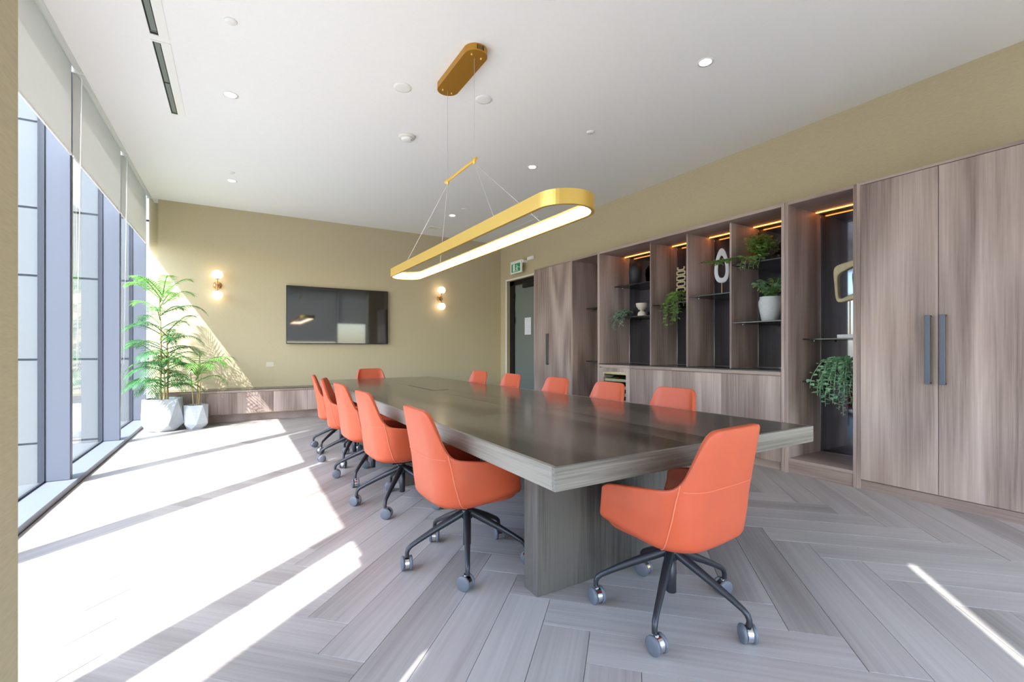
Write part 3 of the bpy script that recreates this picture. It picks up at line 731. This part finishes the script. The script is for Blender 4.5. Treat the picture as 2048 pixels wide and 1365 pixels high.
for y0, y1, l in ((3.10, 4.385, 'linear slot air diffuser in the ceiling, cut by the top edge'), (4.485, 5.765, 'linear slot air diffuser in the ceiling by the blinds')):
    t = thing('slot_diffuser', (-.52, (y0 + y1) / 2, ZC), l, 'air vent', 'linear slot diffusers along the blinds')
    B().box(-.556, -.546, y0 - .02, y1 + .02, ZC - .006, ZC).box(-.494, -.43, y0 - .02, y1 + .02, ZC - .004, ZC).box(-.546, -.494, y0 - .02, y0, ZC - .006, ZC).box(-.546, -.494, y1, y1 + .02, ZC - .006, ZC).obj('frame', 'white', t)
    B().box(-.546, -.494, y0, y1, ZC - .0015, ZC).obj('throat', 'dark', t)
    ym = (y0 + y1) / 2
    B().box(-.535, -.500, y0 + .01, ym - .012, ZC - .004, ZC - .001).obj('blade', 'slot', t); B().box(-.535, -.500, ym + .012, y1 - .05, ZC - .004, ZC - .001).obj('blade', 'slot', t)
    B().box(-.54, -.498, y1 - .045, y1 - .035, ZC - .005, ZC - .001).obj('damper', 'slot', t)

# ------------------------------------------------------------------ roller blinds
def blind(y0, y1, zbot, label, x=-1.20):
    t = thing('roller_blind', (x, (y0 + y1) / 2, ZC), label, 'blind', 'white roller blinds along the glazing')
    zt = ZC + .115
    B().tube([(x + .012, y0, zt), (x + .012, y1, zt)], .038, 20).obj('roller', 'blind', t)
    B().box(x - .027, x - .0255, y0 + .012, y1 - .012, zbot, zt, 0).obj('cloth', 'blind', t)
    B().box(x - .034, x - .019, y0 + .012, y1 - .012, zbot - .022, zbot, .003).obj('hem_bar', 'white', t)
    for ya in (y0 - .012, y1 + .002): B().box(x - .03, x + .055, ya, ya + .010, zt - .06, zt + .06).obj('bracket', 'white', t)
    yc = y0 + .035
    B().tube([(x - .03, yc, zt), (x - .035, yc, 1.02), (x - .02, yc, 0.985), (x - .005, yc, 1.02), (x + .03, yc, zt)], .0032, 6).obj('chain', 'white', t)
blind(3.48, 5.466, 2.915, 'roller blind over the window bay nearest the viewer'); blind(5.488, 7.502, 2.915, 'roller blind over the middle window bay'); blind(7.522, 9.43, 2.915, 'roller blind over the bay beside the palms')
blind(1.02, 3.43, 2.915, 'roller blind over the bay hidden behind the wall end'); blind(-.66, 0.100, 0.10, 'roller blind drawn down beside the viewpoint')
def blind_x(x0, x1, zbot, label):
    t = thing('roller_blind', ((x0 + x1) / 2, YN, 3.44), label, 'blind', 'white roller blinds on the window wall behind the viewpoint')
    B().tube([(x0, YN + .03, 3.50), (x1, YN + .03, 3.50)], .036, 16).obj('roller', 'blind', t)
    B().box(x0 + .005, x1 - .005, YN - .006, YN - .0045, zbot, 3.5).obj('cloth', 'sheer', t)
    B().box(x0 + .005, x1 - .005, YN - .013, YN + .002, zbot - .022, zbot, .003).obj('hem_bar', 'white', t)
blind_x(-1.16, 1.19, 1.50, 'roller blind behind the viewpoint on the window side'); blind_x(1.235, 3.40, 1.50, 'roller blind behind the viewpoint in the middle'); blind_x(3.44, 4.57, 2.20, 'roller blind behind the viewpoint by the cupboard')

# ------------------------------------------------------------------ gold oval pendant
PX_, PY_ = 1.645, 3.585
t = thing('pendant_light', (PX_, PY_, 2.0), 'gold oval ring pendant hanging on wires over the table', 'pendant lamp')
def stadium(cx, cy, r, hl, n=20):
    return [(cx + r * math.cos(a), cy + hl + r * math.sin(a)) for a in [PI * k / n for k in range(n + 1)]] + [(cx + r * math.cos(a), cy - hl + r * math.sin(a)) for a in [PI + PI * k / n for k in range(n + 1)]]
HL = 1.605 - .178
B().ribbon_ring(stadium(PX_, PY_, .178, HL, 28), stadium(PX_, PY_, .158, HL, 28), 1.992, 2.078).obj('ring', 'gold', t)
B().ribbon_ring(stadium(PX_, PY_, .1579, HL, 28), stadium(PX_, PY_, .149, HL, 28), 1.998, 2.062).obj('led_diffuser', 'led', t)
cn = B().prism(stadium(PX_, PY_, .095, .275), ZC - .055, ZC); cn = cn.obj('canopy', 'goldmat', t)
for dx, dy in ((-.045, .285), (.045, .30), (-.045, -.30), (.045, -.285)): B().lathe([(0, -.012), (.006, -.010), (.008, -.002), (.008, 0)], (PX_ + dx, PY_ + dy, ZC - .055), 10).obj('screw', 'gold', cn)
for k in range(5): B().box(PX_ - .03 + k * .013, PX_ - .025 + k * .013, PY_ - .372, PY_ - .36, ZC - .045, ZC - .012).obj('vent_slot', 'dark', cn)
by0, by1, bz = 3.29, 3.915, 2.712
B().tube([(PX_, by0, bz), (PX_, by1, bz)], .0125, 12).lathe([(0, .02), (.008, .02), (.014, .01), (.014, -.02), (.006, -.034), (0, -.034)], (PX_, 3.33, bz), 12).lathe([(0, .02), (.008, .02), (.014, .01), (.014, -.02), (.006, -.034), (0, -.034)], (PX_, 3.87, bz), 12).obj('spreader_bar', 'gold', t)
for a, b_ in (((PX_, 3.33, bz), (PX_, 3.33, ZC - .055)), ((PX_, 3.87, bz), (PX_, 3.87, ZC - .055)),
              ((PX_, 3.33, bz - .03), (PX_ - .168, 2.70, 2.078)), ((PX_, 3.33, bz - .03), (PX_ + .168, 2.64, 2.078)),
              ((PX_, 3.87, bz - .03), (PX_ - .168, 4.50, 2.078)), ((PX_, 3.87, bz - .03), (PX_ + .168, 4.46, 2.078))):
    B().tube([a, b_], .0016, 6).obj('wire', 'wire', t)

# ------------------------------------------------------------------ palms
def clampw(p): return (max(-1.37 + .02 * math.sin(p[2] * 40), p[0]), min(YB - .02, p[1]) if p[2] > .55 else min(BYF - .02, p[1]), max(0.05, p[2]))
def frond(base, az, length, rise, droop, n, leaf, rnd, mat, parent, start=0.22):
    """pinnate leaf: arching rib with paired blades"""
    bb = B(); ca, sa = math.cos(az), math.sin(az); rib = []
    for i in range(n + 1):
        s = i / n; h = length * (s * (0.98 - 0.10 * s)); z = length * (rise * s - droop * s * s * s)
        rib.append(Vector((base[0] + ca * h, base[1] + sa * h, base[2] + z)))
    bb.tube([clampw(p) for p in rib[::2]], [.006 * (1 - .8 * k / (n / 2)) + .0012 for k in range(len(rib[::2]))], 5, False)
    for i in range(int(n * start), n + 1):
        s = i / n; p = rib[i]; d = (rib[min(i + 1, n)] - rib[max(i - 1, 0)]).normalized()
        side = Vector((-sa, ca, 0)); L = leaf * (math.sin(PI * (0.12 + 0.80 * s)) ** 0.8) * rnd.uniform(.85, 1.1); wd = 0.0068 * rnd.uniform(.85, 1.15)
        for sg in (1, -1):
            out = (side * sg * (0.95 - .35 * s) + d * (0.30 + .55 * s)).normalized()
            dn = Vector((0, 0, -1)); wv = d.cross(out).cross(out).normalized() * wd
            a0 = p; a1 = p + out * L * .5 + dn * L * .06; a2 = p + out * L + dn * L * .30
            pts = [a0 - wv * .4, a0 + wv * .4, a1 - wv, a1 + wv, a2]
            bb.add([clampw(x) for x in pts], [(0, 1, 3, 2), (2, 3, 4)], True)
    return bb.obj('frond', mat, parent)
def faceted_pot(parent, c, r, h, rot):
    n = 6; z = [0.0, h * .22, h]; rr = [r * .70, r * 1.0, r * .93]
    vs = []
    for k in range(3):
        for i in range(n):
            a = rot + 2 * PI * (i + (.5 if k == 1 else 0)) / n; vs.append((c[0] + rr[k] * math.cos(a), c[1] + rr[k] * math.sin(a), z[k]))
    fs = [tuple(range(n))[::-1]]
    for i in range(n):
        j = (i + 1) % n
        fs += [(i, j, n + i), (j, n + j, n + i), (n + i, 2 * n + j, 2 * n + i), (n + i, n + j, 2 * n + j)]
    o = len(vs)
    for k, (f, zz_) in enumerate(((.90, h), (.86, h - .05))):
        for i in range(n):
            a = rot + 2 * PI * i / n; vs.append((c[0] + rr[2] * f * math.cos(a), c[1] + rr[2] * f * math.sin(a), zz_))
    for i in range(n):
        j = (i + 1) % n
        fs += [(2 * n + i, 2 * n + j, o + j, o + i), (o + i, o + j, o + n + j, o + n + i)]
    B().add(vs, fs).obj('pot', 'pot', parent)
    B().add([vs[o + n + i] for i in range(n)], [tuple(range(n))]).obj('soil', 'soil', parent)
rnd = random.Random(11)
P1 = (-.905, 8.46)
t = thing('potted_palm', (P1[0], P1[1], 0), 'tall green palm in a large faceted grey pot by the window corner', 'potted plant')
faceted_pot(t, P1, .268, .47, .35)
stems = [((P1[0] - .03, P1[1]), 1.95), ((P1[0] + .05, P1[1] + .03), 1.45), ((P1[0] + .02, P1[1] - .06), 1.0)]
for (sx, sy), hh in stems: B().tube([(sx, sy, .42), (sx + .01, sy, .42 + (hh - .42) * .5), (sx - .01, sy, hh)], [.015, .012, .007], 8).obj('cane', 'cane', t)
k = 0
for (sx, sy), hh in stems:
    nfr = 21 if hh > 1.8 else (14 if hh > 1.2 else 12)
    for i in range(nfr):
        s = i / (nfr - 1); z = .62 + (hh - .62) * s; az = k * 2.399 + rnd.uniform(-.3, .3); k += 1
        L = (0.56 - .10 * s) * rnd.uniform(.8, 1.1); up = .35 + .75 * s ** 2
        frond((sx, sy, z), az, L, up * rnd.uniform(.8, 1.15), .55 - .05 * s, 19, .20 * rnd.uniform(.85, 1.1), rnd, 'palm2' if s > .8 and hh > 1.8 else 'palm', t)  # top fronds get the lighter green, sunlight put into the leaf colour
for az, z, L, up in ((PI, 1.98, .50, .75), (2.9, 1.90, .50, .95), (PI * .95, 1.50, .50, .45), (PI * 1.1, 1.18, .52, .50), (PI, .95, .50, .35), (PI * 1.12, .72, .52, .28), (.2, 1.72, .62, .55), (-.3, 1.28, .60, .50), (.4, 2.0, .42, 1.1), (1.6, 1.95, .4, 1.2), (2.6, 2.02, .40, 1.0), (-1.3, 2.0, .45, 1.0), (-2.2, 1.98, .45, .9), (-.5, 1.85, .5, .8), (.1, 1.0, .5, .7), (-.9, .62, .5, .5), (-2.3, .66, .5, .55), (-1.6, .9, .5, .6)):
    frond((P1[0], P1[1], z), az, L, up, .5, 18, .19, rnd, 'palm2' if z > 1.8 else 'palm', t)  # crown fronds likewise coloured lighter as if sun shone through
P2 = (-.50, 8.44)
t = thing('potted_palm', (P2[0], P2[1], 0), 'smaller light green palm in a small faceted grey pot beside the tall palm', 'potted plant')
faceted_pot(t, P2, .168, .355, .1)
for dx, dy, hh in ((-.05, 0, .95), (.02, .02, 1.02), (.05, -.02, .9)): B().tube([(P2[0] + dx * .6, P2[1] + dy, .31), (P2[0] + dx, P2[1] + dy, .6), (P2[0] + dx * 1.6, P2[1] + dy, hh)], [.009, .008, .004], 8).obj('cane', 'cane', t)
for i in range(15):
    az = i * 2.399 + .4; z = .68 + .3 * (i / 14)
    frond((P2[0] + rnd.uniform(-.05, .05), P2[1], z), az, .56 * rnd.uniform(.85, 1.1), .95 * rnd.uniform(.55, 1.1), .62, 15, .17, rnd, 'palm2', t)

# ------------------------------------------------------------------ trailing plants and ornaments on the shelves
def leaf_disc(bb, p, d, size, rnd, fold=.25, ratio=.7, flip=0):
    d = Vector(d).normalized(); up = Vector((rnd.uniform(-.4, .4), rnd.uniform(-.4, .4), 1)).normalized(); s = d.cross(up).normalized() * size * ratio * .5; n = s.cross(d).normalized() * size * fold * .5
    p = Vector(p); vs = [p, p + d * size * .35 + s + n, p + d * size * .75 + s * .75 + n, p + d * size, p + d * size * .75 - s * .75 + n, p + d * size * .35 - s + n, p + d * size * .5]
    bb.add(vs, [(0, 1, 6), (1, 2, 6), (2, 3, 6), (3, 4, 6), (4, 5, 6), (5, 0, 6)], True)
def strand(parent, path, leaf, step, mat, rnd, ratio=.7, fold=.25, name='strand'):
    bb = B(); P = [Vector(p) for p in path]; bb.tube(P, .0022, 5, False)
    for a, b_ in zip(P, P[1:]):
        n = max(1, int((b_ - a).length / step))
        for i in range(n):
            p = a + (b_ - a) * (i / n); ang = rnd.uniform(0, 2 * PI); o = Vector((math.cos(ang) - .35, math.sin(ang), rnd.uniform(-.7, .25)))
            leaf_disc(bb, p, o, leaf * rnd.uniform(.75, 1.15), rnd, fold, ratio)
    return bb.obj(name, mat, parent)
def hang(b, out, drop, rnd, n=7):
    """path leaving a pot rim, going over the shelf edge and down"""
    pts = []
    for i in range(n + 1):
        s = i / n; h = 1 - (1 - s) ** 2.2
        pts.append((b[0] + out[0] * h + rnd.uniform(-.008, .008), b[1] + out[1] * h + rnd.uniform(-.008, .008), b[2] + .05 * math.sin(PI * min(1, s * 1.6)) * (1 - s) - drop * max(0, s - .12) ** 1.3))
    return pts
rnd = random.Random(5)
# black vase (upper shelf, widest bay)
tag(recenter(B().lathe([(.045, 0), (.058, .004), (.085, .09), (.098, .18), (.094, .25), (.070, .292), (.060, .30), (.058, .315), (.052, .315), (.052, .29)], (5.02, 4.86, 2.131), 28).obj('vase', 'vase'), (5.02, 4.86, 2.131)), 'matte black rounded vase on the upper shelf beside the amber strip', 'vase')
t = thing('footed_bowl', (5.00, 4.72, 1.666), 'cream ceramic bowl on a domed foot on the lower shelf', 'bowl')
B().lathe([(.060, 0), (.062, .01), (.055, .05), (.030, .072), (.022, .082)], (5.00, 4.72, 1.666), 24).obj('foot', 'ceramic', t)
B().lathe([(.022, .082), (.050, .10), (.078, .14), (.086, .185), (.080, .185), (.060, .14), (0, .12)], (5.00, 4.72, 1.666), 28).obj('bowl', 'ceramic', t)
t = thing('trailing_plant', (5.0, 4.93, 1.666), 'grey-green trailing plant hanging over the shelf beside the cream bowl', 'plant')
B().lathe([(.035, 0), (.048, .05), (.044, .052), (0, .045)], (5.0, 4.93, 1.666), 18).obj('pot', 'vase', t)
for k in range(9): strand(t, hang((4.99, 4.92 + rnd.uniform(-.02, .04), 1.735), (-.15 - .03 * k % .12 - rnd.uniform(0, .08), .05 + rnd.uniform(-.05, .12)), .10 + .035 * k * .8, rnd), .052, .020, 'euc', rnd, .75)
# totem + ivy bay
t = thing('totem_sculpture', (5.02, 4.06, 1.781), 'gold totem of stacked open loops behind the hanging ivy', 'sculpture')
def loop(cy, cz, w, h, r, n=20, e=.45, open_top=False):
    pts = []
    rng = range(n + 1) if not open_top else range(n // 2, n + 1)
    for i in rng:
        a = 2 * PI * i / n; ca, sa = math.cos(a), math.sin(a)
        pts.append((5.02, cy + w * math.copysign(abs(ca) ** e, ca), cz + h * math.copysign(abs(sa) ** e, sa)))
    return pts
tot = B()
for cz, w, h, op in ((2.275, .052, .04, True), (2.195, .062, .022, False), (2.125, .064, .026, False), (2.05, .062, .026, False), (1.975, .066, .028, False)): tot.tube(loop(4.06, cz, w, h, .011, 24, .45, op), .011, 8)
tot.tube([(5.02, 4.06, 1.795), (5.02, 4.06, 1.95)], .008, 8).tube([(5.02, 4.06, 2.0), (5.02, 4.06, 2.025)], .008, 8).tube([(5.02, 4.06, 2.076), (5.02, 4.06, 2.10)], .008, 8).tube([(5.02, 4.06, 2.15), (5.02, 4.06, 2.173)], .008, 8).tube([(5.02, 4.06, 2.215), (5.02, 4.06, 2.238)], .008, 8)
tot.obj('loops', 'champagne', t); B().box(4.97, 5.07, 4.0, 4.12, 1.781, 1.797, .002).obj('base', 'champagne', t)
t = thing('trailing_plant', (4.88, 3.98, 1.781), 'bushy green ivy spilling down below the gold totem', 'plant')
B().lathe([(.05, 0), (.068, .10), (.062, .102), (0, .09)], (4.90, 3.97, 1.781), 18).obj('pot', 'vase', t)
for k in range(18): strand(t, hang((4.88, 3.97 + rnd.uniform(-.05, .05), 1.90), (-.09 - rnd.uniform(0, .12), rnd.uniform(-.13, .10)), .08 + .024 * k * (1.0 if k % 3 else .6), rnd), .058, .020, 'ivy', rnd, .8)
# white ring sculpture
t = thing('ring_sculpture', (4.95, 3.42, 1.831), 'white plaster teardrop ring on a thin rod in the third display bay', 'sculpture')
ow, iw = [], []
for i in range(44):
    a = 2 * PI * i / 44; sa, ca = math.sin(a), math.cos(a); hz = .205 * sa; wide = .100 * (1 - .46 * (sa + 1) / 2)
    ow.append((math.copysign(abs(ca) ** .8, ca) * wide, hz)); iw.append((math.copysign(abs(ca) ** .8, ca) * wide * .50, hz * .64 - .014))
rr_ = B().ribbon_ring(ow, iw, -.016, .016); rr_.v = [(4.95 - .57 * a + .82 * c, 3.42 + .82 * a + .57 * c, 2.185 + b_) for a, b_, c in rr_.v]; ro = rr_.obj('ring', 'plaster', t)
be = ro.modifiers.new('soft', 'BEVEL'); be.width = .009; be.segments = 3
B().tube([(4.95, 3.42, 1.84), (4.95, 3.42, 1.99)], .005, 8).obj('rod', 'brass', t); B().box(4.88, 5.02, 3.33, 3.51, 1.831, 1.843, .002).obj('base', 'plaster', t)
# bay by the niche: ivy on the upper shelf, white pot on the lower
t = thing('leafy_plant', (4.92, 2.93, 2.121), 'spreading green leafy plant on the upper shelf, reaching past the divider', 'plant')
B().lathe([(.06, 0), (.08, .08), (.074, .082), (0, .07)], (4.97, 2.92, 2.121), 18).obj('pot', 'vase', t)
for k in range(44):
    a = rnd.uniform(0, 2 * PI); L = rnd.uniform(.10, .24); b0 = Vector((4.95, 2.93, 2.20))
    pth = [b0 + Vector((math.cos(a) * L * s * .8 - .06 * s, math.sin(a) * L * s * .75, .50 * s * (1 - .62 * s) * rnd.uniform(.25, 1.3))) for s in (0, .35, .7, 1)]
    pth = [(min(p.x, 5.15), max(2.60, min(3.10, p.y)), p.z) for p in pth]; strand(t, pth, .058, .026, 'ivy', rnd, .8, name='sprig')
for k in range(6): strand(t, [(4.80, 3.0, 2.20), (4.68, 3.06, 2.19), (4.60 - .01 * k, 3.13 + .02 * k, 2.165), (4.54 - .02 * k, 3.17 + .04 * k, 2.12 + .01 * k - .02 * (k % 2))], .054, .024, 'ivy', rnd, .8, name='sprig')
for k in range(5): strand(t, hang((4.78, 2.98 - .05 * k, 2.17), (-.11, .03), .15, rnd), .054, .024, 'ivy', rnd, .8, name='sprig')
t = thing('potted_plant', (4.98, 2.86, 1.491), 'green leafy plant in a chalk white pot on the lower shelf', 'potted plant')
B().lathe([(.072, 0), (.080, .004), (.100, .10), (.112, .18), (.113, .22), (.100, .262), (.104, .272), (.092, .272), (.088, .25), (0, .245)], (4.98, 2.86, 1.491), 30).obj('pot', 'whitepot', t)
for k in range(34):
    a = rnd.uniform(0, 2 * PI); L = rnd.uniform(.07, .19); b0 = Vector((4.98, 2.86, 1.745))
    pth = [b0 + Vector((math.cos(a) * L * s, math.sin(a) * L * s * 1.1, .42 * s * (1 - .60 * s) * rnd.uniform(.4, 1.2))) for s in (0, .35, .7, 1)]
    pth = [(min(p.x, 5.15), max(2.60, min(3.10, p.y)), p.z) for p in pth]; strand(t, pth, .062, .03, 'ivy' if k % 3 else 'succ', rnd, .75, name='sprig')
# niche: frame sculpture, hanging succulent
t = thing('frame_sculpture', (5.0, 2.10, 1.301), 'champagne metal open frame on a rod with white base in the tall niche', 'sculpture')
ow, iw = [], []
for i in range(48):
    a = 2 * PI * i / 48; ca, sa = math.cos(a), math.sin(a); e = .32
    yy = .145 * math.copysign(abs(ca) ** e, ca); z_ = .185 * math.copysign(abs(sa) ** e, sa); ow.append((yy * (1 + .10 * z_ / .185), z_ + .03 * -yy / .15)); iw.append((yy * .78 * (1 + .05 * z_ / .185), z_ * .68 - .005 + .05 * -yy / .15))
rr_ = B().ribbon_ring(ow, iw, -.03, .03); rr_.v = [(5.0 + c, 2.09 + a, 1.845 + b_) for a, b_, c in rr_.v]; ro = rr_.obj('frame', 'champagne', t)
be = ro.modifiers.new('soft', 'BEVEL'); be.width = .014; be.segments = 3
B().tube([(5.0, 2.11, 1.33), (5.0, 2.11, 1.67)], .006, 8).obj('rod', 'brass', t); B().box(4.93, 5.07, 1.995, 2.19, 1.301, 1.335, .003).obj('base', 'plaster', t)
t = thing('trailing_succulent', (4.92, 2.16, .881), 'pale green string succulent hanging over the lower shelf of the tall niche', 'plant')
B().lathe([(.055, 0), (.075, .13), (.068, .132), (0, .12)], (4.97, 2.13, .881), 20).obj('pot', 'vase', t)
for k in range(22):
    pth = hang((4.95, 2.13 + rnd.uniform(-.05, .05), 1.03), (-.10 - rnd.uniform(0, .13), rnd.uniform(-.10, .19)), .10 + .014 * k + rnd.uniform(0, .08), rnd, 9)
    strand(t, [(max(p[0], XF + .01), max(1.93, min(2.45, p[1])), p[2] + .07 * (1 - i / 9)) for i, p in enumerate(pth)], .050, .021, 'succ', rnd, .9, .35)
for k in range(7):
    pth = hang((4.93, 2.06 + rnd.uniform(-.04, .04), 1.05), (-.16 - rnd.uniform(0, .05), rnd.uniform(-.06, .03)), .24 + .05 * k, rnd, 9)
    strand(t, [(p[0], max(1.93, p[1]), p[2]) for p in pth], .030, .014, 'euc', rnd, .8, .35)

# half-hidden ornaments beside the end panel of the hutch
t = thing('disc_ornament', (5.06, 2.645, 1.491), 'round cream disc beside the chalk white pot, half hidden by the panel', 'ornament')
dk = B().lathe([(0, -.012), (.078, -.012), (.086, -.006), (.086, .006), (.078, .012), (0, .012)], (0, 0, 0), 28); dk.v = [(5.06 + c, 2.645 + a, 1.70 + b_) for a, b_, c in dk.v]; dk.obj('disc', 'ceramic', t)
B().tube([(5.06, 2.645, 1.50), (5.06, 2.645, 1.62)], .005, 8).box(5.01, 5.11, 2.60, 2.69, 1.491, 1.503, .002).obj('stand', 'blackm', t)
tag(recenter(B().lathe([(.030, 0), (.045, .05), (.050, .10), (.036, .15), (.018, .175), (.018, .20), (.024, .21), (.014, .21)], (5.05, 2.60, 2.121), 20).obj('small_vase', 'vase'), (5.05, 2.60, 2.121)), 'small black vase behind the spreading plant, half hidden by the panel', 'vase')
